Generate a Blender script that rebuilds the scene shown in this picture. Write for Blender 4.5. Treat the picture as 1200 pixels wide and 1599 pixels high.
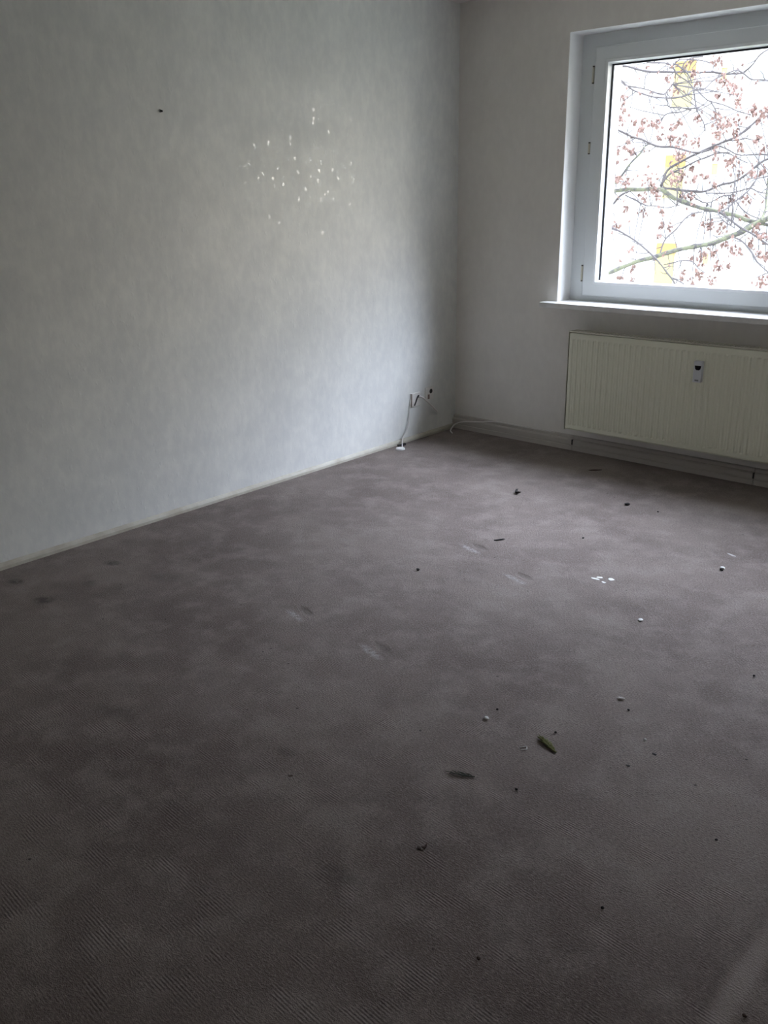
import bpy, bmesh, math, random
from mathutils import Vector, Matrix, noise
PI = math.pi
for o in list(bpy.data.objects): bpy.data.objects.remove(o)
sc = bpy.context.scene
C = sc.collection
random.seed(7)

# ------------------------------------------------------------------ camera
FPX = 1395.28
CP = Vector((3.53804, -4.6482, 1.46735))
CR = Vector((0.74621138, 0.66554565, -0.01475019))
CU = Vector((-0.21226034, 0.2588706, 0.94230121))
CF = Vector((-0.63096286, 0.700025, -0.33444113))
cd = bpy.data.cameras.new('camera'); cam = bpy.data.objects.new('camera', cd); C.objects.link(cam)
cd.sensor_fit = 'VERTICAL'; cd.sensor_height = 24.0; cd.lens = FPX / 1599 * 24.0
cd.clip_start = 0.02; cd.clip_end = 300
cam.matrix_world = Matrix((( CR.x, CU.x, -CF.x, CP.x), (CR.y, CU.y, -CF.y, CP.y), (CR.z, CU.z, -CF.z, CP.z), (0, 0, 0, 1)))
sc.camera = cam
def at(px, py, val, ax=1):
    """the point of the place seen at photo pixel (px,py) on the plane axis=val"""
    d = CF + (px - 600) / FPX * CR - (py - 799.5) / FPX * CU
    return CP + d * ((val - CP[ax]) / d[ax])

# ------------------------------------------------------------------ light: an overcast sky through the window
w = bpy.data.worlds.new('overcast_sky'); sc.world = w; w.use_nodes = True
nt = w.node_tree; nt.nodes.clear()
def wn(k, **kw):
    n = nt.nodes.new(k)
    for a, v in kw.items(): setattr(n, a, v)
    return n
out = wn('ShaderNodeOutputWorld'); bg = wn('ShaderNodeBackground'); tc = wn('ShaderNodeTexCoord'); sep = wn('ShaderNodeSeparateXYZ')
cr = wn('ShaderNodeValToRGB'); cr.color_ramp.elements[0].position = 0.0; cr.color_ramp.elements[0].color = (1.0, .95, .84, 1)
cr.color_ramp.elements[1].position = 1.0; cr.color_ramp.elements[1].color = (.89, .985, 1.18, 1)
cr.color_ramp.elements.new(0.20).color = (1.0, .98, .90, 1); cr.color_ramp.elements.new(0.45).color = (.885, .985, 1.19, 1)
st0 = wn('ShaderNodeMapRange', interpolation_type='SMOOTHSTEP')     # dull near the horizon, lighter above
for k, v in zip(('From Min', 'From Max', 'To Min', 'To Max'), (-.05, .5, 1.8, 6.0)): st0.inputs[k].default_value = v
nt.links.new(tc.outputs['Generated'], sep.inputs[0]); nt.links.new(sep.outputs['Z'], cr.inputs[0]); nt.links.new(sep.outputs['Z'], st0.inputs['Value'])
acc = st0.outputs[0]
# thin bright places in the cloud cover, up to the right where the sun is: azimuth from +y to +x, elevation, strength
for az, el, k in ((0, 42, 28), (30, 42, 16), (50, 42, 17), (65, 42, 34), (80, 42, 26), (30, 28, 6), (55, 28, 6), (0, 28, 3), (52, 4, 4.5), (50, 60, 12), (30, 60, 8)):
    a_, e_ = math.radians(az), math.radians(el)
    dt = wn('ShaderNodeVectorMath', operation='DOT_PRODUCT'); dt.inputs[1].default_value = (math.sin(a_) * math.cos(e_), math.cos(a_) * math.cos(e_), math.sin(e_))
    lb = wn('ShaderNodeMapRange', interpolation_type='SMOOTHSTEP')
    for kk, v in zip(('From Min', 'From Max', 'To Min', 'To Max'), (math.cos(math.radians(20)), 1.0, 0.0, k)): lb.inputs[kk].default_value = v
    ad = wn('ShaderNodeMath', operation='ADD')
    nt.links.new(tc.outputs['Generated'], dt.inputs[0]); nt.links.new(dt.outputs['Value'], lb.inputs['Value'])
    nt.links.new(acc, ad.inputs[0]); nt.links.new(lb.outputs[0], ad.inputs[1]); acc = ad.outputs[0]
nt.links.new(cr.outputs[0], bg.inputs['Color']); nt.links.new(acc, bg.inputs['Strength'])
nt.links.new(bg.outputs[0], out.inputs['Surface'])
sc.view_settings.view_transform = 'Standard'; sc.view_settings.look = 'None'
sc.view_settings.gamma = 1; sc.view_settings.use_curve_mapping = False
sc.view_settings.exposure = 0.0

# ------------------------------------------------------------------ material helpers
def mat(name, col=(0.8, 0.8, 0.8), rough=0.5, metal=0.0, spec=0.5):
    m = bpy.data.materials.new(name); m.use_nodes = True
    b = m.node_tree.nodes['Principled BSDF']
    b.inputs['Base Color'].default_value = (*col, 1); b.inputs['Roughness'].default_value = rough
    b.inputs['Metallic'].default_value = metal; b.inputs['Specular IOR Level'].default_value = spec
    return m
class NT:
    """tiny node-graph writer"""
    def __init__(s, m): s.t = m.node_tree; s.b = s.t.nodes['Principled BSDF']; s.pos = s.n('ShaderNodeTexCoord').outputs['Object']
    def n(s, k, **kw):
        nd = s.t.nodes.new(k)
        for a, v in kw.items(): setattr(nd, a, v)
        return nd
    def put(s, sock, v):
        if isinstance(v, bpy.types.NodeSocket): s.t.links.new(v, sock)
        elif v is not None: sock.default_value = v
    def map(s, scale=(1, 1, 1), loc=(0, 0, 0), rot=(0, 0, 0), src=None):
        nd = s.n('ShaderNodeMapping'); s.put(nd.inputs[0], src or s.pos)
        nd.inputs['Scale'].default_value = scale; nd.inputs['Location'].default_value = loc; nd.inputs['Rotation'].default_value = rot
        return nd.outputs[0]
    def noise(s, scale, detail=2, rough=0.5, vec=None, dist=0):
        nd = s.n('ShaderNodeTexNoise'); s.put(nd.inputs['Vector'], vec or s.pos)
        nd.inputs['Scale'].default_value = scale; nd.inputs['Detail'].default_value = detail
        nd.inputs['Roughness'].default_value = rough; nd.inputs['Distortion'].default_value = dist
        return nd.outputs['Fac']
    def vor(s, scale, vec=None, feature='F1', rnd=1.0):
        nd = s.n('ShaderNodeTexVoronoi', feature=feature); s.put(nd.inputs['Vector'], vec or s.pos)
        nd.inputs['Scale'].default_value = scale; nd.inputs['Randomness'].default_value = rnd
        return nd
    def mth(s, op, a, b=None, c=None, clamp=False):
        nd = s.n('ShaderNodeMath', operation=op, use_clamp=clamp)
        for i, v in enumerate((a, b, c)): s.put(nd.inputs[i], v)
        return nd.outputs[0]
    def rng(s, v, a, b, c=0.0, d=1.0, smooth=True):
        nd = s.n('ShaderNodeMapRange', interpolation_type='SMOOTHSTEP' if smooth else 'LINEAR')
        s.put(nd.inputs['Value'], v)
        for k, x in zip(('From Min', 'From Max', 'To Min', 'To Max'), (a, b, c, d)): nd.inputs[k].default_value = x
        return nd.outputs[0]
    def mix(s, f, a, b):
        nd = s.n('ShaderNodeMix', data_type='RGBA'); s.put(nd.inputs[0], f)
        s.put(nd.inputs[6], (*a, 1) if isinstance(a, tuple) else a); s.put(nd.inputs[7], (*b, 1) if isinstance(b, tuple) else b)
        return nd.outputs[2]
    def bump(s, h, strength, dist=0.001, prev=None):
        nd = s.n('ShaderNodeBump'); s.put(nd.inputs['Height'], h)
        nd.inputs['Strength'].default_value = strength; nd.inputs['Distance'].default_value = dist
        if prev: s.put(nd.inputs['Normal'], prev)
        return nd.outputs[0]
    def blob(s, x, y, rx, ry, rot=0, z=None):
        """soft elliptical mask centred at (x,y) on the floor"""
        v = s.map(loc=(-x, -y, 0)); v = s.map(rot=(0, 0, -rot), src=v); v = s.map(scale=(1 / rx, 1 / ry, 0), src=v)
        nd = s.n('ShaderNodeVectorMath', operation='LENGTH'); s.put(nd.inputs[0], v)
        return s.rng(nd.outputs['Value'], 1.0, 0.25)

# wall paint over textured paper
def wall_mat(name, base, dark, gloss_patch):
    m = mat(name, base, 0.5); g = NT(m)
    mott = g.noise(3.5, 4, 0.6)
    fine = g.noise(26, 3, 0.6, g.map((1, 1, .55)))
    f = g.mth('ADD', g.mth('MULTIPLY', g.rng(mott, .35, .68), .55), g.mth('MULTIPLY', g.rng(fine, .35, .7), .45))
    g.put(g.b.inputs['Base Color'], g.mix(f, dark, base))
    chips = g.vor(48, vec=g.map((1, 1, .6)))
    ch = g.rng(chips.outputs['Distance'], .42, .1)
    pres = g.rng(g.noise(20, 1), .52, .62)
    h = g.mth('ADD', g.mth('MULTIPLY', g.mth('MULTIPLY', ch, pres), .45), g.mth('MULTIPLY', g.noise(140, 3, .6), .35))
    h = g.mth('ADD', h, g.mth('MULTIPLY', g.noise(9, 2), 1.6))
    g.put(g.b.inputs['Normal'], g.bump(h, 0.55, 0.0016))
    r = g.rng(g.noise(7, 3), .3, .75, .54, .42)
    if gloss_patch:
        # glossy overpainted repairs on the left wall, a patch of smooth specks
        v = g.map(loc=(0, 1.22, -1.56)); v = g.map(scale=(0, 1 / .78, 1 / .40), src=v)
        nd = g.n('ShaderNodeVectorMath', operation='LENGTH'); g.put(nd.inputs[0], v)
        area = g.rng(g.mth('ADD', nd.outputs['Value'], g.mth('MULTIPLY', g.mth('SUBTRACT', g.noise(4, 3), .5), 1.4)), 1.0, .55)
        sp = g.vor(27, vec=g.map((1, 1, .75)))
        sx = g.n('ShaderNodeSeparateXYZ'); g.put(sx.inputs[0], sp.outputs['Color'])
        pick = g.mth('GREATER_THAN', sx.outputs[0], .45)
        wob = g.mth('ADD', sp.outputs['Distance'], g.mth('MULTIPLY', g.mth('SUBTRACT', g.noise(70, 3, .7), .25), 1.0))
        dome = g.mth('MULTIPLY', g.mth('MULTIPLY', g.rng(wob, .62, .20), pick), area)
        speck = g.mth('MULTIPLY', g.mth('MULTIPLY', g.rng(wob, .50, .38), pick), area)
        g.put(g.b.inputs['Coat Normal'], g.bump(g.mth('ADD', g.mth('MULTIPLY', dome, .35), g.mth('MULTIPLY', g.noise(60, 2), .35)), .45, .0010))
        r = g.mth('SUBTRACT', r, g.mth('MULTIPLY', speck, .22), clamp=True)
        sp_l = g.mth('ADD', g.mth('MULTIPLY', speck, 0.5), 0.5)
        g.put(g.b.inputs['Specular IOR Level'], sp_l)
        g.put(g.b.inputs['Coat Weight'], g.mth('MULTIPLY', speck, .6)); g.b.inputs['Coat Roughness'].default_value = .10; g.b.inputs['Coat IOR'].default_value = 1.58
    g.put(g.b.inputs['Roughness'], r)
    return m
M = {}
M['wall_left'] = wall_mat('painted_textured_wallpaper', (.81, .81, .765), (.69, .695, .67), True)
M['wall'] = wall_mat('painted_wallpaper', (.84, .805, .75), (.78, .745, .695), False)
M['reveal'] = mat('smooth_white_reveal', (.88, .88, .86), .5)
M['ceiling'] = mat('ceiling_paint', (.78, .75, .70), .8)
g = NT(M['ceiling']); g.put(g.b.inputs['Normal'], g.bump(g.noise(90, 3), .3, .001))
M['render_white'] = mat('white_exterior_render', (.78, .79, .80), .85)
g = NT(M['render_white']); g.put(g.b.inputs['Normal'], g.bump(g.noise(60, 3), .3, .002))

# carpet
def carpet():
    m = mat('taupe_loop_carpet', (.2, .18, .17), .95, spec=.15); g = NT(m)
    big = g.noise(1.3, 4, .6); mid = g.noise(7, 4, .65); fine = g.noise(190, 3, .7, g.map(scale=(.6, 1.2, 1))); tuft = g.noise(420, 1)
    c = g.mix(g.rng(big, .32, .70), (.174, .140, .127), (.254, .212, .190))
    c = g.mix(g.mth('MULTIPLY', g.rng(mid, .42, .70), .7), c, (.304, .262, .237))
    c = g.mix(g.mth('MULTIPLY', g.rng(g.noise(2.6, 3, .6, g.map(loc=(4, 7, 0))), .54, .74), .42), c, (.118, .090, .081))
    c = g.mix(g.mth('MULTIPLY', g.rng(fine, .48, .70), .50), c, (.38, .34, .30))
    c = g.mix(g.mth('MULTIPLY', g.rng(fine, .48, .30), .55), c, (.095, .077, .071))
    # small dark flecks trodden in
    v = g.vor(17); sx = g.n('ShaderNodeSeparateXYZ'); g.put(sx.inputs[0], v.outputs['Color'])
    fl = g.mth('MULTIPLY', g.rng(v.outputs['Distance'], .085, .045), g.mth('GREATER_THAN', sx.outputs[0], .80))
    c = g.mix(g.mth('MULTIPLY', fl, .7), c, (.035, .03, .028))
    # stains
    for (x, y, rx, ry, a, k) in [(.302, -2.803, .055, .035, .4, .6), (.17, -3.166, .05, .035, .2, .6), (.425, -3.184, .06, .045, .5, .6),
                                 (.60, -2.75, .10, .07, .3, .25), (.42, -2.98, .05, .04, 0, .3), (1.35, -3.45, .12, .05, .3, .25),
                                 (2.35, -3.5, .08, .04, .2, .3), (1.9, -3.25, .05, .03, .2, .25)]:
        b = g.mth('MULTIPLY', g.blob(x, y, rx, ry, a), g.rng(g.noise(40, 2), .3, .6, .4, 1))
        c = g.mix(g.mth('MULTIPLY', b, k), c, (.045, .04, .037))
    # pale streaks and darker hollows beside them, where furniture feet stood
    dents = [(1.273, -2.642, .085, .022), (1.685, -2.669, .095, .024), (1.715, -1.845, .09, .022), (1.385, -1.70, .095, .024)]
    hd = None
    for (x, y, rx, ry) in dents:
        b = g.blob(x, y, rx, ry, -.28)
        c = g.mix(g.mth('MULTIPLY', g.mth('MULTIPLY', b, g.rng(g.noise(60, 2), .3, .6)), .55), c, (.46, .44, .42))
        d = g.blob(x + .015, y + .045, rx * .7, ry * 1.1, -.28)
        c = g.mix(g.mth('MULTIPLY', d, .28), c, (.08, .07, .065))
        hd = g.mth('ADD', hd, d) if hd else d
    # narrow pale strip and brown patch on the right side
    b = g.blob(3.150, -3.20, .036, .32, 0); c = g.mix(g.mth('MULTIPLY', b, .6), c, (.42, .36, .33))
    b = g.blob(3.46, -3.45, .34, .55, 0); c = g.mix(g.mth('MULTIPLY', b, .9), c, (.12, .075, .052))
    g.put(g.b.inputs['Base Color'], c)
    # loops in rows along x, showing up patch by patch
    rows = g.n('ShaderNodeTexWave', wave_type='BANDS', bands_direction='Y', wave_profile='SIN')
    g.put(rows.inputs['Vector'], g.map(rot=(0, 0, .06))); rows.inputs['Scale'].default_value = 45
    rows.inputs['Distortion'].default_value = .5; rows.inputs['Detail'].default_value = 2; rows.inputs['Detail Scale'].default_value = 3
    pm = g.rng(g.noise(11, 3, .6, g.map(scale=(.8, 1.3, 1))), .50, .66)
    h = g.mth('ADD', g.mth('MULTIPLY', g.mth('MULTIPLY', rows.outputs['Fac'], pm), .6), g.mth('MULTIPLY', fine, 1.5))
    h = g.mth('ADD', h, g.mth('MULTIPLY', tuft, .8)); h = g.mth('ADD', h, g.mth('MULTIPLY', g.noise(35, 3, .6), .5))
    h = g.mth('SUBTRACT', h, g.mth('MULTIPLY', hd, 1.2))
    g.put(g.b.inputs['Normal'], g.bump(h, .8, .004))
    return m
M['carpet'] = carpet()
M['pvc'] = mat('white_plastic_frame', (.80, .83, .83), .32)
M['bead'] = mat('white_plastic_bead', (.88, .90, .90), .25)
M['gasket'] = mat('black_rubber_gasket', (.015, .016, .02), .6)
M['hinge'] = mat('worn_beige_hinge', (.62, .58, .47), .4)
M['hinge_dark'] = mat('dark_hinge_pin', (.12, .11, .09), .4, .6)
M['sill'] = mat('white_stone_sill', (.74, .73, .70), .3)
g = NT(M['sill']); g.put(g.b.inputs['Base Color'], g.mix(g.rng(g.noise(14, 4, .7), .4, .7), (.78, .77, .74), (.70, .68, .65)))
M['skirt'] = mat('cream_skirting', (.55, .51, .41), .55)
g = NT(M['skirt']); g.put(g.b.inputs['Base Color'], g.mix(g.rng(g.noise(6, 4, .7), .35, .7), (.56, .54, .46), (.44, .40, .32)))
M['duct'] = mat('beige_pipe_duct', (.50, .46, .41), .5)
M['joint'] = mat('dark_joint', (.05, .045, .04), .7)
M['radiator'] = mat('cream_radiator_enamel', (.79, .785, .63), .35)
M['grille'] = mat('cream_grille', (.68, .66, .55), .4)
M['meter'] = mat('grey_white_meter', (.66, .67, .69), .4)
M['meter_dark'] = mat('dark_display', (.015, .015, .018), .12)
M['white'] = mat('white_plastic', (.80, .80, .78), .4)
M['socket'] = mat('off_white_socket', (.78, .75, .71), .4)
M['socket_dark'] = mat('dark_socket_hole', (.03, .027, .025), .7)
M['brown'] = mat('brown_plastic', (.26, .18, .14), .6)
M['black'] = mat('black_crumb', (.02, .018, .017), .8)
M['bark_bit'] = mat('brown_bark_bit', (.07, .045, .035), .85)
M['chalk'] = mat('white_crumb', (.85, .85, .83), .8)
M['steel'] = mat('bright_steel', (.75, .75, .74), .3, .9)
M['leaf_green'] = mat('dry_green_needles', (.13, .135, .035), .7)
M['leaf_dull'] = mat('dull_green_needles', (.055, .065, .045), .8)
M['glass'] = None
def glass():
    m = bpy.data.materials.new('window_glass'); m.use_nodes = True; t = m.node_tree; t.nodes.clear()
    o = t.nodes.new('ShaderNodeOutputMaterial'); mx = t.nodes.new('ShaderNodeMixShader')
    ge = t.nodes.new('ShaderNodeNewGeometry'); dp = t.nodes.new('ShaderNodeVectorMath'); dp.operation = 'DOT_PRODUCT'
    t.links.new(ge.outputs['Normal'], dp.inputs[0]); t.links.new(ge.outputs['Incoming'], dp.inputs[1])
    ab = t.nodes.new('ShaderNodeMath'); ab.operation = 'ABSOLUTE'; t.links.new(dp.outputs['Value'], ab.inputs[0])
    om = t.nodes.new('ShaderNodeMath'); om.operation = 'SUBTRACT'; om.inputs[0].default_value = 1; t.links.new(ab.outputs[0], om.inputs[1])
    pw = t.nodes.new('ShaderNodeMath'); pw.operation = 'POWER'; pw.inputs[1].default_value = 5; t.links.new(om.outputs[0], pw.inputs[0])
    fr = t.nodes.new('ShaderNodeMath'); fr.operation = 'MULTIPLY_ADD'; fr.inputs[1].default_value = .9; fr.inputs[2].default_value = .03; t.links.new(pw.outputs[0], fr.inputs[0])
    tr = t.nodes.new('ShaderNodeBsdfTransparent'); tr.inputs[0].default_value = (.97, .97, .975, 1)
    gl = t.nodes.new('ShaderNodeBsdfGlossy'); gl.inputs['Roughness'].default_value = .01
    t.links.new(fr.outputs[0], mx.inputs[0]); t.links.new(tr.outputs[0], mx.inputs[1]); t.links.new(gl.outputs[0], mx.inputs[2])
    t.links.new(mx.outputs[0], o.inputs[0]); return m
M['glass'] = glass()
M['bark'] = mat('mossy_bark', (.12, .12, .08), .9)
g = NT(M['bark']); g.put(g.b.inputs['Base Color'], g.mix(g.rng(g.noise(16, 4, .75), .42, .58), (.065, .060, .058), (.125, .130, .078)))
g.put(g.b.inputs['Normal'], g.bump(g.noise(60, 4), .6, .01))
M['twig'] = mat('twig_bark', (.075, .066, .064), .9)
M['dry_leaf'] = mat('dry_leaf', (.2, .08, .06), .8)
g = NT(M['dry_leaf']); g.put(g.b.inputs['Base Color'], g.mix(g.noise(9, 2), (.155, .092, .078), (.23, .150, .118)))
M['yellow'] = mat('yellow_panel', (.52, .46, .20), .7)
M['orange'] = mat('orange_panel', (.48, .30, .11), .7)
M['fac_grey'] = mat('grey_panel', (.42, .44, .43), .7)
M['fac_glass'] = mat('facade_window_glass', (.38, .40, .41), .3)
M['grass'] = mat('lawn', (.10, .12, .06), .95)
g = NT(M['grass']); g.put(g.b.inputs['Base Color'], g.mix(g.noise(.6, 4, .6), (.09, .11, .05), (.2, .19, .15)))

# ------------------------------------------------------------------ mesh helpers
def obj(name, bm, m=None, parent=None, bevel=0, smooth=False, mats=None):
    me = bpy.data.meshes.new(name); bmesh.ops.recalc_face_normals(bm, faces=bm.faces[:]) if len(bm.faces) < 60000 else None
    bm.to_mesh(me); bm.free()
    for x in (mats or [m]): me.materials.append(x)
    if smooth:
        for p in me.polygons: p.use_smooth = True
    o = bpy.data.objects.new(name, me); C.objects.link(o)
    if parent: o.parent = parent
    if bevel:
        b = o.modifiers.new('bevel', 'BEVEL'); b.width = bevel; b.segments = 2; b.limit_method = 'ANGLE'
    return o
def box(bm, a, b, mi=0):
    x0, y0, z0 = a; x1, y1, z1 = b
    v = [bm.verts.new((x, y, z)) for x in (x0, x1) for y in (y0, y1) for z in (z0, z1)]
    fs = []
    for f in ((0, 1, 3, 2), (4, 6, 7, 5), (0, 4, 5, 1), (2, 3, 7, 6), (0, 2, 6, 4), (1, 5, 7, 3)):
        fc = bm.faces.new([v[i] for i in f]); fc.material_index = mi; fs.append(fc)
    return v
def one(*ab, mi=0):
    bm = bmesh.new()
    for a, b in ab: box(bm, a, b, mi)
    return bm
def frame(bm, x0, x1, z0, z1, t, y0, y1, tb=None, tt=None):
    """picture-frame ring in the xz plane, t wide, mitred"""
    tb = t if tb is None else tb; tt = t if tt is None else tt
    o = [(x0, z0), (x1, z0), (x1, z1), (x0, z1)]; i = [(x0 + t, z0 + tb), (x1 - t, z0 + tb), (x1 - t, z1 - tt), (x0 + t, z1 - tt)]
    V = {}
    for k, pts in (('o', o), ('i', i)):
        for n, (x, z) in enumerate(pts):
            for yy in (0, 1): V[k, n, yy] = bm.verts.new((x, (y0, y1)[yy], z))
    for n in range(4):
        m2 = (n + 1) % 4
        bm.faces.new([V['o', n, 0], V['o', m2, 0], V['i', m2, 0], V['i', n, 0]]); bm.faces.new([V['o', n, 1], V['i', n, 1], V['i', m2, 1], V['o', m2, 1]])
        bm.faces.new([V['o', n, 0], V['o', n, 1], V['o', m2, 1], V['o', m2, 0]]); bm.faces.new([V['i', n, 0], V['i', m2, 0], V['i', m2, 1], V['i', n, 1]])
def slanted(bm, x0, x1, z0, z1, t, yf, yb, cut):
    """glazing bead ring: front face at yf, its inner edge slants back to yb over 'cut'"""
    rings = [((x0, z0, x1, z1), yb), ((x0, z0, x1, z1), yf), ((x0 + t - cut, z0 + t - cut, x1 - t + cut, z1 - t + cut), yf), ((x0 + t, z0 + t, x1 - t, z1 - t), yb)]
    L = []
    for (a, b, c, d), y in rings: L.append([bm.verts.new(p) for p in ((a, y, b), (c, y, b), (c, y, d), (a, y, d))])
    for r in range(4):
        A, B = L[r], L[(r + 1) % 4]
        for n in range(4): bm.faces.new([A[n], A[(n + 1) % 4], B[(n + 1) % 4], B[n]])
def tube(bm, pts, rad, seg=6, cap=True, mi=0):
    pts = [Vector(p) for p in pts]; n = len(pts)
    if not hasattr(rad, '__len__'): rad = [rad] * n
    prev = None; up = Vector((0, 0, 1))
    t0 = (pts[1] - pts[0]).normalized(); a = t0.cross(up if abs(t0.z) < .9 else Vector((1, 0, 0))).normalized()
    for i, p in enumerate(pts):
        t = (pts[min(i + 1, n - 1)] - pts[max(i - 1, 0)]).normalized()
        a = (a - t * a.dot(t)).normalized(); b = t.cross(a)
        ring = [bm.verts.new(p + (a * math.cos(2 * PI * k / seg) + b * math.sin(2 * PI * k / seg)) * rad[i]) for k in range(seg)]
        if prev:
            for k in range(seg):
                f = bm.faces.new([prev[k], prev[(k + 1) % seg], ring[(k + 1) % seg], ring[k]]); f.material_index = mi
        elif cap: bm.faces.new(ring[::-1]).material_index = mi
        prev = ring
    if cap: bm.faces.new(prev).material_index = mi
def smooth_path(pts, sub=5):
    P = [Vector(p) for p in pts]; out = []
    if len(P) < 3: return P
    Q = [P[0] * 2 - P[1]] + P + [P[-1] * 2 - P[-2]]
    for i in range(1, len(Q) - 2):
        for k in range(sub):
            t = k / sub; a, b, c, d = Q[i - 1], Q[i], Q[i + 1], Q[i + 2]
            out.append(.5 * ((2 * b) + (c - a) * t + (2 * a - 5 * b + 4 * c - d) * t * t + (3 * b - a - 3 * c + d) * t ** 3))
    return out + [P[-1]]
def disc(bm, c, r, h, axis='z', seg=20, r2=None):
    r2 = r if r2 is None else r2
    def P(a, rr, k):
        u, v = rr * math.cos(a), rr * math.sin(a)
        return Vector(c) + (Vector((u, v, k)) if axis == 'z' else Vector((k, u, v)) if axis == 'x' else Vector((u, k, v)))
    A = [bm.verts.new(P(2 * PI * i / seg, r, 0)) for i in range(seg)]; B = [bm.verts.new(P(2 * PI * i / seg, r2, h)) for i in range(seg)]
    bm.faces.new(A[::-1]); bm.faces.new(B)
    for i in range(seg): bm.faces.new([A[i], A[(i + 1) % seg], B[(i + 1) % seg], B[i]])
def struct(o): o['kind'] = 'structure'; return o
def tag(o, label, cat, group=None, kind=None):
    o['label'] = label; o['category'] = cat
    if group: o['group'] = group
    if kind: o['kind'] = kind
    return o
def empty(name, loc=(0, 0, 0), parent=None):
    o = bpy.data.objects.new(name, None); o.empty_display_size = .1; C.objects.link(o); o.location = loc
    if parent: o.parent = parent
    return o
def hang(o, root):
    """parent o to root keeping o's world place (roots here are only translated)"""
    o.parent = root; o.location = Vector(o.location) - Vector(root.location); return o

# ------------------------------------------------------------------ room shell
H = 2.5; RX = 4.25; FY = -5.6
WX0, WX1, WZ0, WZ1 = .7385, 3.55, .865, 2.267      # inner opening, its unseen right part widened to let in more light
EX0, EX1, EZ0, EZ1 = .86, 3.43, .93, 2.19          # outer opening
YI, YE = .21, .365
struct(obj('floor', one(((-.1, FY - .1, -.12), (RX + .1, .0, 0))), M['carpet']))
struct(obj('ceiling', one(((-.1, FY - .1, H), (RX + .1, .0, H + .15))), M['ceiling']))
struct(obj('wall_left', one(((-.12, FY - .1, 0), (0, 0, H))), M['wall_left']))
struct(obj('wall_right', one(((RX, FY - .1, 0), (RX + .12, 0, H))), M['wall']))
struct(obj('wall_front', one(((0, FY - .12, 0), (RX, FY, H))), M['wall']))
bm = bmesh.new()
frame(bm, -.12, RX + .12, -.12, H + .15, WX0 + .12, 0, YI, tb=WZ0 + .12, tt=H + .15 - WZ1)
for v in bm.verts:                                   # inner ring corners of the opening
    if abs(v.co.x - (RX - WX0)) < 1e-3: v.co.x = WX1
for f in bm.faces:
    c = f.calc_center_median()
    if WX0 - .01 < c.x < WX1 + .01 and WZ0 - .01 < c.z < WZ1 + .01 and .02 < c.y < YI - .02: f.material_index = 1
struct(obj('wall_back', bm, mats=[M['wall'], M['reveal']], bevel=.004))
bm = bmesh.new(); frame(bm, -18, RX + 18, -6, 7.5, EX0 + 18, YI, YE, tb=EZ0 + 6, tt=7.5 - EZ1)
for v in bm.verts:
    if abs(v.co.x - (RX - EX0)) < 1e-3: v.co.x = EX1
struct(obj('trim_1', bm, M['render_white']))         # outer masonry leaf with its white reveal

# ------------------------------------------------------------------ window
win = struct(empty('window_1', (WX0, .14, WZ0)))
bm = bmesh.new(); frame(bm, WX0 - .005, WX1 + .005, WZ0 - .01, WZ1 + .005, .105, .14, YI, tb=.045, tt=.10)
box(bm, (2.12, .14, WZ0), (2.18, YI, WZ1))
hang(obj('window_frame', bm, M['pvc'], bevel=.004), win)
def sash(x0, x1):
    z0, z1 = .896, 2.199
    s = bmesh.new(); frame(s, x0, x1, z0, z1, .068, .118, .178)
    o = hang(obj('sash', s, M['pvc'], bevel=.004), win)
    b = bmesh.new(); slanted(b, x0 + .0665, x1 - .0665, z0 + .0665, z1 - .0665, .022, .1165, .150, .008)
    c = obj('glazing_bead', b, M['bead']); c.parent = o; c.location = -Vector(win.location) * 0
    gk = bmesh.new(); frame(gk, x0 + .080, x1 - .080, z0 + .080, z1 - .080, .0165, .1485, .158, tb=.0092)
    gg = obj('gasket', gk, M['gasket']); gg.parent = o
    p = obj('window_pane', one(((x0 + .06, .156, z0 + .06), (x1 - .06, .160, z1 - .06))), M['glass']); p.parent = o
    return o
sash(.829, 2.135); sash(2.165, 3.46)
def hinge(zc, h, dx=0):
    b = bmesh.new()
    disc(b, (.817 + dx, .128, zc - h / 2), .0062, h, seg=12); box(b, (.806 + dx, .136, zc - h * .3), (.816 + dx, .142, zc + h * .3))
    o = hang(obj('hinge', b, M['hinge'], smooth=False), win)
    b = bmesh.new(); disc(b, (.817 + dx, .128, zc + h / 2), .0058, .007, seg=12); disc(b, (.817 + dx, .128, zc - h / 2 - .006), .0058, .006, seg=12)
    c = obj('hinge_pin', b, M['hinge_dark']); c.parent = o
hinge(2.065, .075); hinge(1.695, .050); hinge(1.02, .080)
b = one(((WX0 - .085, -.068, WZ0 - .034), (WX1 + .085, .145, WZ0)))
# sill runs in front of the wall: notch its ears out of the masonry
b.free(); b = bmesh.new()
pl = [(WX0 - .072, -.085), (WX1 + .072, -.085), (WX1 + .072, -.0005), (WX1 - .0005, -.0005), (WX1 - .0005, .139), (WX0 + .0005, .139), (WX0 + .0005, -.0005), (WX0 - .072, -.0005)]
lo = [b.verts.new((x, y, WZ0 - .030)) for x, y in pl]; hi = [b.verts.new((x, y, WZ0 + .001)) for x, y in pl]
b.faces.new(lo[::-1]); b.faces.new(hi)
for i in range(8): b.faces.new([lo[i], lo[(i + 1) % 8], hi[(i + 1) % 8], hi[i]])
hang(obj('window_sill', b, M['sill'], bevel=.004), win)

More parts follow.
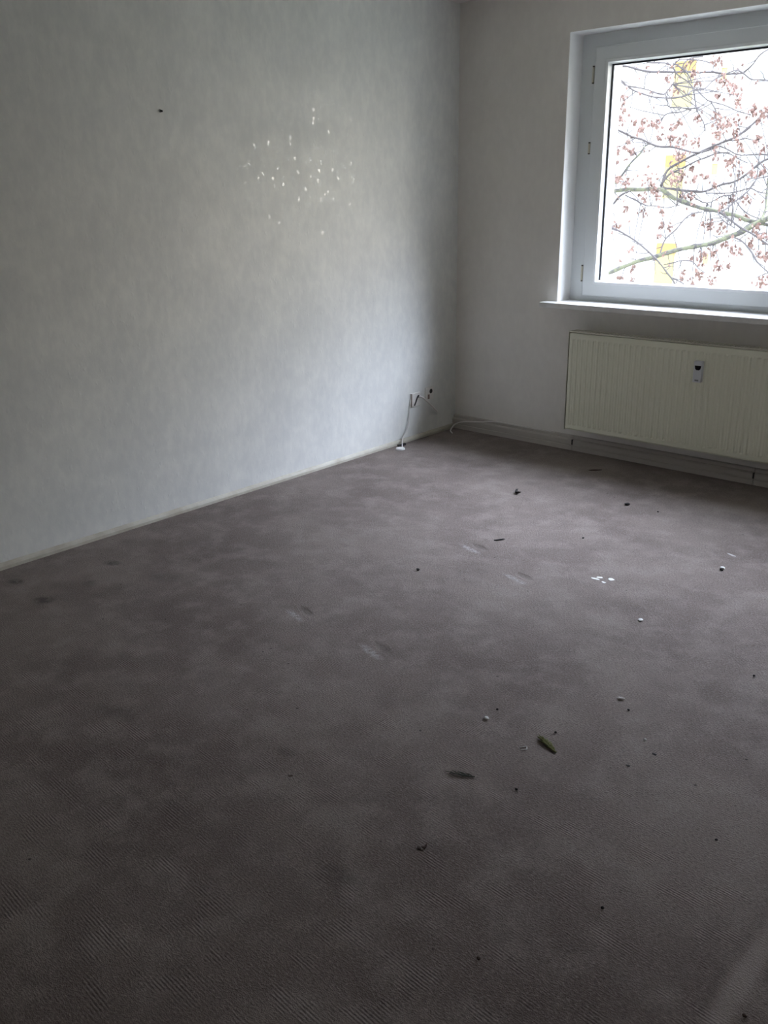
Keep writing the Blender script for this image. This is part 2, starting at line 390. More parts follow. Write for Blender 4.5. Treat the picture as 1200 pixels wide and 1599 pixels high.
# ------------------------------------------------------------------ skirting
bm = bmesh.new()
prof = [(0, 0), (.014, 0), (.014, .014), (.010, .022), (.004, .028), (0, .029)]
A = [bm.verts.new((x, -.03, z)) for x, z in prof]; B = [bm.verts.new((x, FY, z)) for x, z in prof]
bm.faces.new(A); bm.faces.new(B[::-1])
for i in range(6): bm.faces.new([A[i], B[i], B[(i + 1) % 6], A[(i + 1) % 6]])
struct(obj('baseboard_left', bm, M['skirt']))
bb = struct(empty('baseboard_back', (0, 0, 0)))
prof = [(0, 0), (-.030, 0), (-.030, .026), (-.026, .030), (-.026, .034), (-.030, .038), (-.030, .060), (-.024, .066), (-.016, .068), (-.016, .084), (-.010, .088), (0, .088)]
xs = [0.0, .906, 1.988, 3.1, RX]
for k in range(4):
    bm = bmesh.new(); g0 = .0015 if k else 0
    A = [bm.verts.new((xs[k] + g0, y, z)) for y, z in prof]; B = [bm.verts.new((xs[k + 1] - .0015, y, z)) for y, z in prof]
    bm.faces.new(A); bm.faces.new(B[::-1])
    for i in range(len(prof)): bm.faces.new([A[i], B[i], B[(i + 1) % len(prof)], A[(i + 1) % len(prof)]])
    obj('duct_section', bm, M['duct'], bb)
    if k: obj('joint', one(((xs[k] - .004, -.033, .036), (xs[k] + .004, -.002, .066))), M['joint'], bb)

# ------------------------------------------------------------------ radiator
rad = empty('radiator', (.897, -.02, .14))
rx0, rx1, rf, rb = .897, 2.62, -.122, -.035; rz0, rz1 = .148, .722
tag(rad, 'cream ribbed panel radiator with a small heat meter, mounted on the wall under the window', 'radiator')
NR = 52; bm = bmesh.new(); pitch = (rx1 - rx0 - .03) / NR
def yprof(u):                                        # trapezoid ribs
    u %= 1
    return 0 if u < .30 else (u - .30) / .2 if u < .5 else 1 if u < .80 else 1 - (u - .80) / .2
cols = [rx0 + .006, rx0 + .012, rx0 + .015]
for k in range(NR):
    for u in (0.30, .5, .80, 1.0): cols.append(rx0 + .015 + (k + u) * pitch)
cols += [rx1 - .012, rx1 - .001]
rowsz = [(rz0 + .004, 0), (rz0 + .012, 0), (rz0 + .030, 0), (rz0 + .040, 1), (rz1 - .050, 1), (rz1 - .040, 0), (rz1 - .014, 0), (rz1 - .010, 0)]
grid = []
for i, x in enumerate(cols):
    col = []
    for j, (z, kk) in enumerate(rowsz):
        inside = 2 < i < len(cols) - 2
        d = yprof((x - rx0 - .015) / pitch + 1e-6) * .0038 * kk if inside else 0
        edge = .004 if (i == 0 or j == 0) else 0
        col.append(bm.verts.new((x, rf + d + edge, z)))
    grid.append(col)
for i in range(len(cols) - 1):
    for j in range(len(rowsz) - 1): bm.faces.new([grid[i][j], grid[i + 1][j], grid[i + 1][j + 1], grid[i][j + 1]])
# fold the panel back at its rim
box(bm, (rx0 + .006, rf + .004, rz0 + .004), (rx1 - .001, rf + .024, rz1 - .010))
hang(obj('front_panel', bm, M['radiator']), rad)
bm = one(((rx0 + .006, rb - .015, rz0 + .006), (rx1 - .006, rb, rz1 - .02)))
hang(obj('back_panel', bm, M['radiator']), rad)
bm = one(((rx0, rf + .001, rz0), (rx0 + .0012, rb, rz1 - .003)), ((rx0, rf + .001, rz0), (rx0 + .0025, rf + .006, rz1 - .003)))
hang(obj('side_cover', bm, M['grille']), rad)
bm = one(((rx1 - .0012, rf + .001, rz0), (rx1, rb, rz1 - .003)))
hang(obj('side_cover', bm, M['grille']), rad)
bm = bmesh.new()                                     # top grille: rim and slats
box(bm, (rx0, rf, rz1 - .004), (rx1, rf + .012, rz1)); box(bm, (rx0, rb - .012, rz1 - .004), (rx1, rb, rz1))
n = 90
for k in range(n + 1):
    x = rx0 + (rx1 - rx0 - .006) * k / n; box(bm, (x, rf + .012, rz1 - .004), (x + .006, rb - .012, rz1 - .001))
hang(obj('top_grille', bm, M['grille']), rad)
for x in (1.15, 2.35):
    bm = one(((x, rb, rz0 + .05), (x + .03, -.001, rz1 - .06)))
    hang(obj('wall_bracket', bm, M['grille']), rad)
bm = one(((1.656, rf - .026, .525), (1.701, rf + .002, .635))); 
me_ = hang(obj('heat_meter', bm, M['meter'], bevel=.004), rad)
bm = bmesh.new(); a = [(-.017, .011), (.017, .011), (.014, -.006), (.007, -.0125), (-.007, -.0125), (-.014, -.006)]
F_ = [bm.verts.new((1.680 + x, rf - .0275, .602 + z)) for x, z in a]; G_ = [bm.verts.new((1.680 + x, rf - .025, .602 + z)) for x, z in a]
bm.faces.new(F_); bm.faces.new(G_[::-1])
for i in range(6): bm.faces.new([F_[i], G_[i], G_[(i + 1) % 6], F_[(i + 1) % 6]])
o = obj('display', bm, M['meter_dark']); o.parent = me_; o['label'] = 'small dark display window'
bm = one(((1.669, rf - .0275, .533), (1.689, rf - .0255, .540)))
o = obj('seal', bm, M['meter_dark']); o.parent = me_
M['seal'] = mat('grey_seal', (.25, .26, .26), .5); o.data.materials[0] = M['seal']

# ------------------------------------------------------------------ sockets and cables on the left wall
so = empty('wall_socket', (0, -.418, .255)); tag(so, 'off-white wall socket with a skewed open cover and cables, the one farther from the corner', 'socket', 'sockets low on the left wall')
hang(obj('back_plate', one(((.0005, -.462, .214), (.010, -.374, .300))), M['socket'], bevel=.003), so)
bm = bmesh.new(); box(bm, (.010, -.462, .216), (.012, -.457, .298)); hang(obj('slot', bm, M['brown']), so)
bm = bmesh.new(); tube(bm, [(.014, -.438, .222), (.016, -.425, .245), (.016, -.408, .277)], .004, 6); hang(obj('open_clip', bm, M['socket_dark']), so)
bm = bmesh.new(); disc(bm, (.010, -.396, .275), .008, .006, 'x', 14); hang(obj('terminal', bm, M['socket_dark']), so)
so2 = empty('wall_socket', (0, -.28, .275)); tag(so2, 'round-faced wall socket with a dark brown opening, the one nearest the corner', 'socket', 'sockets low on the left wall')
hang(obj('back_plate', one(((.0005, -.322, .232), (.009, -.240, .314))), M['socket'], bevel=.003), so2)
bm = bmesh.new(); disc(bm, (.009, -.268, .286), .015, .002, 'x', 18, .013); o = hang(obj('opening', bm, M['socket_dark']), so2)
bm = one(((.009, -.300, .240), (.012, -.285, .268))); hang(obj('clip', bm, M['brown']), so2)
bm = bmesh.new(); tube(bm, smooth_path([(.014, -.396, .275), (.024, -.365, .262), (.024, -.30, .212), (.020, -.24, .165), (.010, -.205, .142)]), .0055, 8)
tag(obj('cable', bm, M['socket'], smooth=True), 'short pale cable slanting down from the wall sockets towards the corner', 'cable')
bm = bmesh.new(); tube(bm, smooth_path([(.006, -.468, .262), (.008, -.480, .18), (.012, -.505, .09), (.020, -.56, .036), (.06, -.612, .006), (.080, -.628, .004)]), .0032, 6)
tag(obj('cable', bm, M['socket'], smooth=True), 'thin cable hanging down the left wall from the farther socket to the carpet', 'cable')
bm = bmesh.new(); disc(bm, (.088, -.662, .001), .030, .010, seg=24, r2=.026)
cap = tag(obj('plastic_cover', bm, M['white'], bevel=.002), 'small round white plastic cover lying on the carpet by the left wall', 'cover')
bm = bmesh.new(); tube(bm, [(.036, -.625, .008), (.044, -.600, .008), (.050, -.572, .010)], .008, 6)
tag(obj('plug', bm, M['black']), 'small black plug lying against the left skirting beside the white cover', 'plug')
bm = bmesh.new()
tube(bm, smooth_path([(.10, -.16, .004), (.055, -.12, .004), (.03, -.075, .008), (.035, -.045, .03), (.10, -.040, .055), (.22, -.036, .072), (.34, -.028, .090), (.46, -.024, .092), (.62, -.022, .090), (.78, -.02, .090)]), .0042, 8)
tag(obj('cable', bm, M['socket'], smooth=True), 'pale cable curling out of the corner and running along the skirting under the window wall', 'cable')
# wall plug hole with nail, high on the left wall
nl = empty('wall_nail', (0, -2.133, 1.825)); tag(nl, 'small dark nail stuck high in the left wall', 'nail')
bm = bmesh.new(); disc(bm, (0.0003, -2.133, 1.825), .007, .003, 'x', 12, .006); hang(obj('wall_plug', bm, mat('grey_plug', (.16, .17, .16), .6)), nl)
bm = bmesh.new(); tube(bm, [(.003, -2.133, 1.825), (.016, -2.135, 1.823)], .0025, 8); disc(bm, (.015, -2.135, 1.823), .0045, .002, 'x', 10); hang(obj('nail_head', bm, M['black']), nl)

# ------------------------------------------------------------------ litter on the carpet
def crumb(name, px, py, L, W, Hh, rot, m, label, cat, group=None, shape='rock', seed=0):
    p = at(px, py, 0.0, 2); bm = bmesh.new()
    bmesh.ops.create_icosphere(bm, subdivisions=2, radius=1)
    rs = random.Random(seed + int(px * 7 + py))
    off = Vector((rs.random() * 50, rs.random() * 50, 0))
    for v in bm.verts:
        k = 1 + .45 * noise.noise(v.co * 1.6 + off); v.co = v.co * k
        if shape == 'flake': v.co.z = v.co.z * .35 + .25 * v.co.x * v.co.y
        v.co = Vector((v.co.x * L / 2, v.co.y * W / 2, v.co.z * Hh / 2))
        if shape == 'curl': v.co.z += (v.co.x / L * 2) ** 2 * Hh * .8; v.co.y += (v.co.x / L * 2) ** 2 * W * .9
    bmesh.ops.rotate(bm, verts=bm.verts[:], matrix=Matrix.Rotation(rot, 3, 'Z'))
    lo = min(v.co.z for v in bm.verts)
    for v in bm.verts: v.co.z -= lo
    o = obj(name, bm, m); o.location = (p.x, p.y, .0005)
    return tag(o, label, cat, group)
W_ = 'white crumbs scattered on the carpet'; D_ = 'dark crumbs scattered on the carpet'
crumb('white_crumb', 760, 1123, .015, .013, .008, .3, M['chalk'], 'white round crumb on the carpet, up and left of the green sprig', 'crumb', W_)
crumb('white_crumb', 970, 1092, .024, .008, .007, .35, M['chalk'], 'elongated white crumb on the carpet, up and right of the green sprig', 'crumb', W_)
crumb('white_crumb', 1001, 969, .017, .019, .006, .6, M['chalk'], 'small triangular white crumb between the flake cluster and the elongated crumb', 'crumb', W_)
crumb('paint_flake', 930, 904, .036, .014, .004, .1, M['chalk'], 'thin white paint flake, left one of the little flake cluster on the carpet', 'flake', 'paint flakes in a cluster', 'flake')
crumb('paint_flake', 937, 902, .026, .014, .004, .5, M['chalk'], 'white paint flake, rearmost of the little flake cluster on the carpet', 'flake', 'paint flakes in a cluster', 'flake')
crumb('paint_flake', 943, 909.5, .020, .012, .004, -.2, M['chalk'], 'tiny white paint flake, nearest the viewer in the little flake cluster', 'flake', 'paint flakes in a cluster', 'flake')
crumb('paint_flake', 955, 905, .026, .022, .005, -.6, M['chalk'], 'chunky white paint flake, right one of the little flake cluster on the carpet', 'flake', 'paint flakes in a cluster', 'flake')
crumb('white_crumb', 1008, 1156, .007, .009, .005, .8, M['chalk'], 'tiny white crumb on the carpet, right of the green sprig', 'crumb', W_)
crumb('white_crumb', 1129, 888, .022, .016, .008, -.3, M['chalk'], 'pale crumb with a dark bit beside it, near the right edge of the carpet', 'crumb', W_)
crumb('dark_crumb', 1127, 891, .018, .008, .007, -.3, M['black'], 'small dark bit touching a pale crumb near the right edge of the carpet', 'crumb', D_)
crumb('paint_flake', 1143, 867, .045, .012, .004, -.4, mat('pale_flake', (.5, .48, .46), .8), 'thin pale flake on the carpet, behind the pale crumb at the right edge', 'flake', None, 'flake')
crumb('dark_crumb', 807, 771, .050, .016, .014, -.62, M['black'], 'dark bent bit on the lit carpet, halfway between the corner and the flake cluster', 'crumb', D_, 'curl')
crumb('dark_crumb', 980, 789, .030, .018, .012, .9, M['black'], 'oblong black crumb on the carpet at the edge of the radiator shadow', 'crumb', D_)
crumb('dark_stick', 780, 844, .055, .008, .007, .95, M['black'], 'thin dark stick lying on the lit middle of the carpet', 'stick')
crumb('dark_crumb', 653, 891, .014, .014, .010, 0, M['black'], 'round black crumb on the carpet, leftmost of the dark crumbs in the lit area', 'crumb', D_)
crumb('dark_crumb', 911, 841, .010, .010, .007, 0, M['black'], 'tiny black crumb on the carpet behind the flake cluster', 'crumb', D_)
crumb('dark_crumb', 1028, 800, .009, .008, .006, 0, M['black'], 'tiny black crumb on the carpet just right of the oblong black crumb', 'crumb', D_)
crumb('dark_stick', 930, 735, .075, .010, .007, .75, M['bark_bit'], 'brown stick lying in the shadow on the carpet in front of the radiator', 'stick')
crumb('dark_crumb', 1178, 1057, .008, .008, .007, 0, M['black'], 'black crumb on the carpet far to the right of the elongated white crumb', 'crumb', D_)
crumb('dark_crumb', 982, 1110, .008, .007, .006, 0, M['black'], 'black crumb on the carpet just below the elongated white crumb', 'crumb', D_)
crumb('dark_crumb', 868, 1145, .008, .007, .006, 0, M['black'], 'black crumb on the carpet just above the green sprig', 'crumb', D_)
crumb('dark_crumb', 777, 1109, .007, .007, .006, 0, M['black'], 'black speck on the carpet just up and right of the white round crumb', 'crumb', D_)
crumb('dark_crumb', 1022, 1178, .015, .008, .005, -.2, M['black'], 'flat black crumb on the carpet, just below the tiny white crumb', 'crumb', D_, 'flake')
crumb('dark_crumb', 981, 1196, .012, .008, .005, .2, M['black'], 'small flat black crumb on the carpet, down and left of the flat black one', 'crumb', D_, 'flake')
crumb('dark_crumb', 807, 1234, .008, .007, .006, 0, M['black'], 'small black crumb on the carpet, right of and below the thin flat sprig', 'crumb', D_)
crumb('dark_crumb', 941, 1419, .007, .007, .006, 0, M['black'], 'small round black crumb low on the right half of the carpet', 'crumb', D_)
crumb('dark_crumb', 1119, 1313, .007, .006, .005, 0, M['black'], 'tiny black crumb low on the carpet towards the right edge', 'crumb', D_)
crumb('bark_bit', 655, 1325, .013, .008, .006, -.4, M['bark_bit'], 'left half of a pair of dark bits low in the middle of the carpet', 'bark bit', 'pair of dark bits', 'flake')
crumb('bark_bit', 664, 1325, .018, .006, .006, 1.3, M['bark_bit'], 'right half of a pair of dark bits low in the middle of the carpet', 'bark bit', 'pair of dark bits', 'curl')
crumb('bark_bit', 748, 1498, .009, .008, .005, 0, M['bark_bit'], 'reddish brown bit on the carpet near the bottom of the photo', 'bark bit')
crumb('bark_bit', 1163, 1588, .009, .007, .006, 0, M['bark_bit'], 'dark bit on the carpet in the bottom right corner', 'bark bit')
crumb('bark_bit', 454, 1212, .014, .008, .005, .8, M['bark_bit'], 'dark brown bit alone on the left half of the carpet', 'bark bit', None, 'flake')
# staple
a = at(822.5, 1166.3, 0, 2); b2 = at(823, 1171, 0, 2); l1 = at(812.5, 1168, 0, 2); l2 = at(813.5, 1172, 0, 2)
bm = bmesh.new(); tube(bm, [l1, a, (a * 3 + b2) / 4 + Vector((.001, 0, 0)), (a + b2 * 3) / 4 + Vector((.001, 0, 0)), b2, l2], .0012, 6)
for v in bm.verts: v.co.z += .0025
tag(obj('staple', bm, M['steel'], smooth=True), 'small bright U-shaped staple on the carpet left of the green sprig', 'staple')
# conifer sprigs
def sprig(p0, p1, m, label, dense, r0):
    p0 = at(*p0, 0, 2) + Vector((0, 0, .003)); p1 = at(*p1, 0, 2) + Vector((0, 0, .0035))
    root = empty('conifer_sprig', p0); tag(root, label, 'sprig')
    ax = p1 - p0; L = ax.length; d = ax.normalized(); s = Vector((-d.y, d.x, 0)); rs = random.Random(3)
    bm = bmesh.new(); pts = [p0 + ax * t + s * .004 * math.sin(t * 5) for t in [i / 8 for i in range(9)]]
    tube(bm, pts, [r0 * (1 - .6 * i / 8) for i in range(9)], 6); hang(obj('stem', bm, m), root)
    bm = bmesh.new()
    for k in range(dense):
        t = .08 + .68 * k / dense; base = p0 + ax * t; side = 1 if k % 2 else -1
        ln = L * (.14 + .22 * rs.random()) * (1.15 - t * .7)
        q = base + d * ln * 1.0 + s * side * ln * rs.uniform(.1, .6) + Vector((0, 0, .003 * rs.random()))
        tube(bm, [base, (base + q) / 2 + Vector((0, 0, .002)), q], [r0 * .8, r0 * .9, r0 * .3], 5)
    hang(obj('scale_leaves', bm, m), root); return root
sprig((869, 1176), (840, 1149), M['leaf_green'], 'dry olive-green conifer sprig lying on the carpet, the thick one', 40, .0026)
sprig((742, 1214), (695, 1207), M['leaf_dull'], 'thin flat dark green sprig lying on the carpet, left of and below the thick one', 14, .0014)

# ------------------------------------------------------------------ outside: lawn, facade, tree
struct(obj('ground', one(((-60, .6, -6.2), (50, 70, -6))), M['grass']))
Y = 25.0; bld = empty('apartment_building', (-10, Y, -6))
tag(bld, 'pale apartment block with yellow balcony panels seen through the branches outside the window', 'building')
GX0, GX1, BH = -46, 2, 9.0
hang(obj('facade', one(((GX0, Y, -6), (GX1, Y + 9, BH))), M['render_white']), bld)
hang(obj('roof', one(((GX0 - .3, Y - .3, BH), (GX1 + .3, Y + 9.3, BH + .3))), M['fac_grey']), bld)
lv = [-5.9 + .0, -3.27, -.53 - .75, 1.45, 4.15]
for k in range(5):
    z = -1.42 + 2.74 * (k - 1.0)
    for c, xo in enumerate((-10.52 + .055 * (k - 1), -19.5, -1.5, -28.5)):
        hang(obj('balcony_panel', one(((xo, Y - .12, z - .1), (xo + .62, Y - .002, z + .88)), ), M['yellow']), bld)
        hang(obj('balcony_divider', one(((xo + .02, Y - .14, z + .885), (xo + .66, Y - .002, z + 1.22))), M['orange']), bld)
    for xw in (-12.62, -8.95, -7.75, -5.2, -15.5, -17.3, -3.4, 1.2, 3.6):
        sm = xw in (-12.62, -8.95)
        ww, hh = (.28, .42) if sm else (.62, .85); zz = z + (.55 if sm else .35)
        bm = bmesh.new(); frame(bm, xw, xw + ww, zz, zz + hh, .05, Y - .05, Y - .002); f = hang(obj('window', bm, M['fac_grey']), bld)
        bm = one(((xw + .04, Y - .03, zz + .04), (xw + ww - .04, Y - .002, zz + hh - .04))); q = obj('pane', bm, M['fac_glass'] if not sm else M['yellow']); q.parent = f

tree = empty('tree', (3.2, 5.2, -6)); tag(tree, 'bare tree with mossy grey-green limbs and hanging dry reddish leaves outside the window', 'tree')
D0 = 4.3
LIMBS = [  # (depth y at start, depth at end, radius px start, end, points)
 (3.9, 4.6, 2.6, 4.6, [(930, 434), (951.5, 425.5), (978, 412.6), (1020, 401), (1064.7, 389), (1106.6, 380), (1141.6, 367), (1165, 356.7), (1188, 345), (1225, 328)], 1),
 (4.7, 4.6, 3.3, 3.2, [(935, 299), (958.5, 298.3), (1006, 296), (1036.7, 297), (1050.7, 307.7), (1071.7, 315.8), (1102, 325), (1123, 328.7), (1141.7, 334.5), (1176.7, 346), (1225, 357)], 1),
 (4.7, 5.2, 2.0, 1.8, [(1036.7, 295), (1050.7, 296), (1083, 298), (1102, 297), (1123, 289), (1148.7, 282), (1165, 271.5), (1186, 256), (1225, 238)], 0),
 (4.7, 5.4, 1.8, 1.8, [(1034, 297), (1036, 284), (1048, 261), (1091.7, 237.7), (1126, 222.5), (1156.7, 209.5), (1178, 190), (1200, 172.7), (1230, 150)], 0),
 (4.7, 5.0, 1.4, .6, [(1032, 291), (1050.7, 270), (1071.7, 257.5), (1102, 248), (1120.7, 241), (1140, 238)], 0),
 (4.2, 5.2, 1.2, 1.4, [(940, 190), (965, 204), (994, 215), (1020, 225.8), (1048, 231), (1089.5, 237.7), (1117.7, 230), (1128, 222)], 0),
 (4.0, 5.6, 1.0, .8, [(958, 112), (970, 127), (983, 139), (1005, 147.8), (1037.5, 152), (1070, 151), (1083, 143.4), (1102.5, 138), (1120, 122.8), (1145.8, 111), (1161, 114), (1174, 125), (1195.7, 125), (1230, 130)], 0),
 (4.0, 4.2, .6, .7, [(975, 130), (979, 133.7), (1005, 138), (1033, 146.7), (1042, 141), (1052.7, 127)], 0),
 (4.8, 5.4, 1.6, 1.0, [(950, 101), (972.5, 103.3), (1011.5, 108.8), (1044, 112), (1091.7, 113), (1135, 114), (1161, 114)], 0),
 (4.8, 4.9, 1.1, .6, [(1005, 92), (1015.8, 98), (1044, 101), (1059, 116), (1081, 136), (1089.5, 168), (1100, 190), (1103, 205)], 0),
 (4.8, 4.8, .9, .8, [(1050.5, 100), (1061, 103), (1074, 116), (1081, 131.5)], 0),
 (4.8, 4.9, .8, .5, [(1050.5, 103), (1058, 95), (1070, 91.4), (1091.7, 92.5), (1109, 99)], 0),
 (4.8, 5.0, .7, .5, [(1066, 106), (1072, 96), (1080, 91), (1098, 88)], 0),
 (5.0, 5.2, .6, .5, [(1089.5, 142), (1106.8, 155), (1124, 162), (1156.7, 175), (1172, 180)], 0),
 (4.6, 4.8, .7, .4, [(1030, 192), (1033, 188), (1042, 177), (1063.5, 175), (1078.7, 170.5), (1092, 170)], 0),
 (4.6, 4.8, .7, .4, [(1039.7, 153), (1044, 165), (1058, 167), (1070, 169), (1082, 173)], 0),
 (3.8, 4.0, 1.3, .8, [(940, 352), (955, 356.7), (973.7, 363.7), (997, 380), (1020, 398.7), (1036.7, 417), (1050.7, 436), (1054, 446)], 0),
 (4.0, 4.0, .7, .5, [(1049, 434), (1058, 437), (1069, 443)], 0),
 (4.2, 4.6, 1.0, .7, [(1032, 394), (1041, 375), (1060, 352), (1081, 335.7), (1097, 329.8)], 0),
 (4.5, 4.2, 1.5, 1.1, [(1125.3, 331), (1148.7, 347.3), (1172, 363.7), (1200, 382.3), (1225, 395)], 0),
 (4.5, 4.2, .9, .6, [(1121, 331), (1131, 343), (1146, 356)], 0),
 (4.5, 4.9, 1.1, .5, [(1130, 328.7), (1144, 317), (1162.7, 303), (1176.7, 289), (1186, 275)], 0),
 (4.8, 4.9, .9, .6, [(1102, 299.5), (1125, 301.8), (1153, 298), (1172, 294.8), (1186, 299.5), (1205, 303)], 0),
 (4.7, 4.9, .8, .5, [(1060, 296), (1074, 300.7), (1104, 317), (1130, 305), (1146, 302)], 0),
 (4.5, 4.6, 1.6, 1.2, [(945, 327), (958.5, 317), (969, 307.7), (985, 299.5)], 0),
 (4.6, 4.9, 1.4, 1.0, [(960, 290), (966.7, 279.7), (980.7, 261), (999, 242), (1008, 229), (1016, 224)], 1),
 (4.5, 4.8, 2.2, 1.6, [(1191, 343), (1193, 334), (1197.7, 317), (1200, 286.7), (1206, 262)], 1),
 (4.3, 4.1, .9, .7, [(1139, 368.7), (1160, 377.7), (1176.7, 394), (1186, 412.7), (1200, 426.7), (1212, 440)], 0),
 (4.1, 4.1, .7, .5, [(1036.7, 415), (1064.7, 408), (1083, 410), (1090, 417)], 0),
 (4.7, 4.6, .7, .4, [(1151, 314.7), (1162.7, 328.7), (1181, 340), (1192, 344)], 0),
 (5.2, 5.2, .7, .5, [(1124, 226), (1130.7, 231), (1152, 239.8), (1182.7, 242), (1210, 244)], 0),
 (5.2, 5.2, .6, .4, [(1117.7, 239.8), (1140, 241), (1154, 246), (1167.5, 252.8)], 0),
 (5.3, 5.3, .6, .4, [(1132.8, 221.4), (1150, 218), (1167.5, 215), (1189, 220)], 0),
 (5.2, 5.3, .8, .5, [(1110, 158), (1118, 172), (1119, 190), (1130, 205)], 0),
 (4.6, 4.4, .6, .4, [(978, 306), (1000, 315), (1018, 321), (1044, 325), (1062, 322)], 0),
 (5.4, 5.4, .9, .6, [(1161, 114), (1176, 100), (1190, 84), (1215, 70)], 0),
]
def limb_bm(bm, L, seg):
    y0, y1, r0, r1, pts, moss = L; n = len(pts); P = []; 
    for i, (px, py) in enumerate(pts): P.append(at(px, py, y0 + (y1 - y0) * i / (n - 1)))
    Q = smooth_path(P, 4); m = len(Q); R = []
    for i, q in enumerate(Q):
        dist = (q - CP).dot(CF); r = (r0 + (r1 - r0) * i / (m - 1)); r = (r if r > 1.6 else .45 + r * .85) * dist / FPX
        R.append(r * (1 + .35 * noise.noise(q * 16))); Q[i] = q + Vector((noise.noise(q * 5), 0, noise.noise(q * 5 + Vector((9, 0, 0))))) * .022
    tube(bm, Q, R, seg); return Q
rs = random.Random(11); seeds = []
tw = bmesh.new(); lf = bmesh.new()
def leaf(bm, p, s, rs):
    d = Vector((rs.uniform(-.5, .5), rs.uniform(-.5, .5), -1)).normalized() if rs.random() < .75 else Vector((rs.uniform(-1, 1), rs.uniform(-1, 1), rs.uniform(-.6, .6))).normalized()
    a = d.cross(Vector((rs.uniform(-1, 1), rs.uniform(-1, 1), rs.uniform(-.3, .3)))).normalized(); nrm = d.cross(a)
    out = [(0, 0, 0), (.25, .28, .10), (.6, .34, .02), (1.0, 0, -.22), (.6, -.34, .02), (.25, -.28, .10), (.55, 0, .22)]
    V = [bm.verts.new(p + (d * u + a * v + nrm * w_) * s) for u, v, w_ in out]
    for i in range(6): bm.faces.new([V[i], V[(i + 1) % 6], V[6]])
for k, L in enumerate(LIMBS):
    big = L[2] >= 1.3 or L[3] >= 1.3
    if big:
        bm = bmesh.new(); Q = limb_bm(bm, L, 10); hang(obj('branch', bm, M['bark'] if L[5] else M['twig'], smooth=True), tree)
    else: Q = limb_bm(tw, L, 6)
    seeds += [(q, L) for q in Q[1:-1]]
    # side twigs
    for q in Q[2:-1]:
        if rs.random() < (.60 if big else .40):
            dr = Vector((rs.uniform(-1, 1), rs.uniform(-.8, .8), rs.uniform(-.9, .7))).normalized(); ln = rs.uniform(.07, .24)
            pts = [q]; c = q.copy()
            for s in range(4):
                dr = (dr + Vector((rs.uniform(-.35, .35), rs.uniform(-.3, .3), rs.uniform(-.3, .3)))).normalized(); c = c + dr * ln / 4; pts.append(c.copy())
            tube(tw, pts, [.0050, .0045, .0038, .003, .002], 4)
            if rs.random() < .35:
                for _ in range(rs.randint(1, 3)): leaf(lf, pts[-1], rs.uniform(.028, .05), rs)
CL = [(1057,136,12),(1044,121,6),(1083,112,5),(1120,95,9),(1089,127,6),(1131,123,9),(1137,131,9),(1146,142,11),(1152,155,8),(1122,147,4),(972,153,6),(972,168,7),(970,186,6),(1005,188,6),(992,190,4),(1020,190,6),(1001,201,6),(1027,195,6),(1048,199,6),(1059,194,7),(1031,214,4),(1048,216,7),(1068,214,8),(1061,237,10),(1087,222,7),(1089,183,5),(1122,175,5),(1122,194,8),(1122,205,9),(1135,190,9),(1152,192,8),(1150,205,5),(1176,172,9),(1185,181,9),(1198,175,7),(1185,216,7),(1193,229,7),(1154,220,4),(1159,229,4),(1144,253,8),(964,235,5),(977,229,4),(988,235,5),
(1060,242,8),(962,280,8),(962,252,4),(981,283,8),(1011,280,12),(1006,310,6),(1004,329,7),(1020,294,9),(1027,303,6),(1053,277,9),(1067,273,9),(1080,262,5),(1086,277,5),(1104,275,7),(1116,287,4),(1156,270,5),(1174,270,8),(1191,268,6),(1142,256,7),(1065,305,6),(1079,305,6),(1126,317,7),(1142,310,5),(1167,310,8),(1032,329,5),(1034,350,5),(1044,354,5),(1030,367,3),(964,350,6),(976,326,4),(1111,347,6),(1108,357,6),(1126,354,8),(1100,347,3),(1165,338,6),(1181,354,5),(1191,368,7),(1174,378,7),(1133,380,5),(1149,389,11),(1100,395,8),(1114,395,5),(1096,407,6),(1083,403,5),(1125,418,8),(1091,427,6),(1065,429,6),(1081,438,5),(1112,439,6),(988,418,4),(988,436,4),(968,432,4),(1198,401,7),(1186,399,5),(1193,441,10),(1138,413,4)]
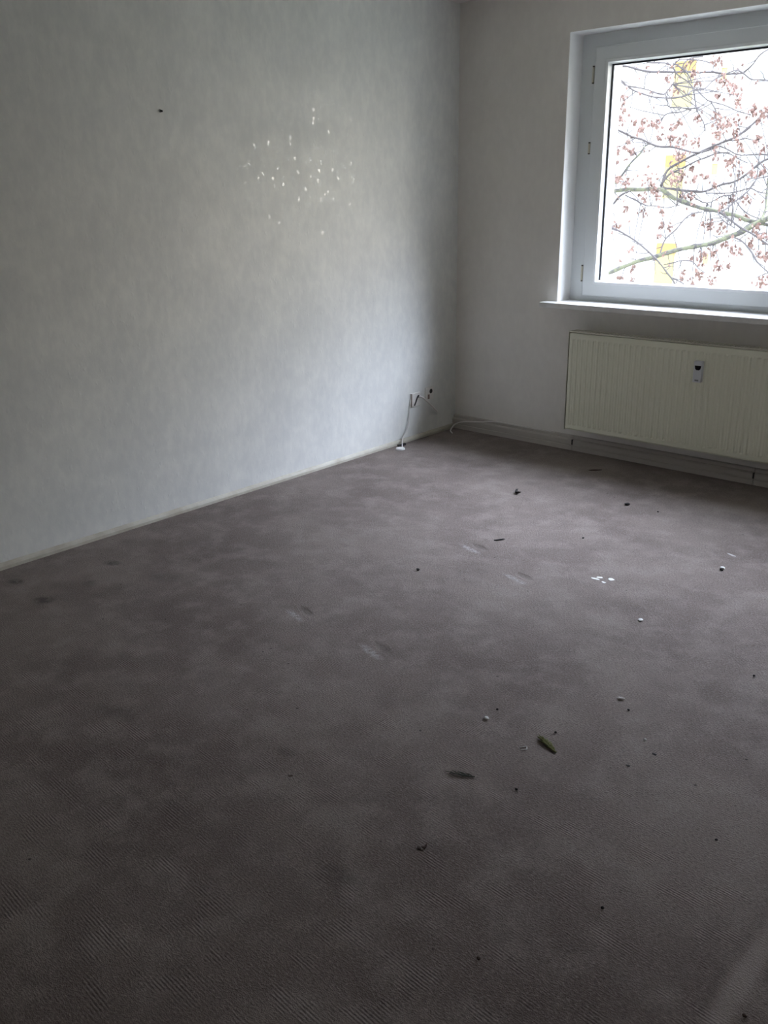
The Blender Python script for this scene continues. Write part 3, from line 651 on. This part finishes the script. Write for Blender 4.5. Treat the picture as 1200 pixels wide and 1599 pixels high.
for px, py, r in CL:
    yy = rs.uniform(4.1, 5.2); c = at(px, py, yy)
    # hang each cluster on the nearest limb by a twig
    q, L = min(seeds, key=lambda s: ((s[0] - c).length) + .6 * abs(s[0].y - yy)); yy2 = q.y + rs.uniform(-.08, .08); c = at(px, py, yy2)
    R = r * (c - CP).dot(CF) / FPX
    mid = (q + c) / 2 + Vector((rs.uniform(-.02, .02), rs.uniform(-.02, .02), rs.uniform(0, .03)))
    tube(tw, [q, mid, c + Vector((0, 0, R * .6))], [.005, .004, .003], 4)
    for _ in range(int(3.0 + r * 2.1)):
        v = Vector((rs.gauss(0, .5), rs.gauss(0, .5), rs.gauss(.1, .55))) * R
        leaf(lf, c + v, rs.uniform(.030, .052), rs)
hang(obj('twigs', tw, M['twig']), tree)['kind'] = 'stuff'
hang(obj('dried_leaves', lf, M['dry_leaf']), tree)['kind'] = 'stuff'
# trunk and the limbs that carry the branches, to the right of the view
bm = bmesh.new(); a1 = at(1225, 328, 4.6); a2 = at(1225, 357, 4.6)
tr = [(3.2, 5.2, -6.0), (3.15, 5.2, -4), (3.1, 5.2, -2), (3.0, 5.15, -.4), (2.9, 5.1, 1.2), (3.0, 5.1, 3.2), (3.05, 5.15, 5.0)]
tube(bm, smooth_path(tr, 4), [.19 - .005 * i for i in range(25)], 14); hang(obj('trunk', bm, M['bark'], smooth=True), tree)
for (st, en, ra, rb_) in [((2.98, 5.12, -.1), a2, .05, .022), ((2.92, 5.1, .9), a1, .06, .034), ((2.95, 5.1, 1.6), at(1230, 150, 5.4), .04, .014), ((2.94, 5.1, 1.3), at(1225, 238, 5.2), .04, .014),
                         ((3.0, 5.1, 2.6), at(1230, 130, 5.6), .03, .008), ((3.0, 5.1, 2.9), at(1215, 70, 5.4), .03, .008), ((2.95, 5.1, -.3), at(1225, 395, 4.2), .03, .009)]:
    st = Vector(st); en = Vector(en); m_ = (st + en) / 2 + Vector((0, -.05, .08)); bm = bmesh.new()
    P = smooth_path([st, m_, en], 5); tube(bm, P, [ra + (rb_ - ra) * i / (len(P) - 1) for i in range(len(P))], 10); hang(obj('branch', bm, M['bark'], smooth=True), tree)
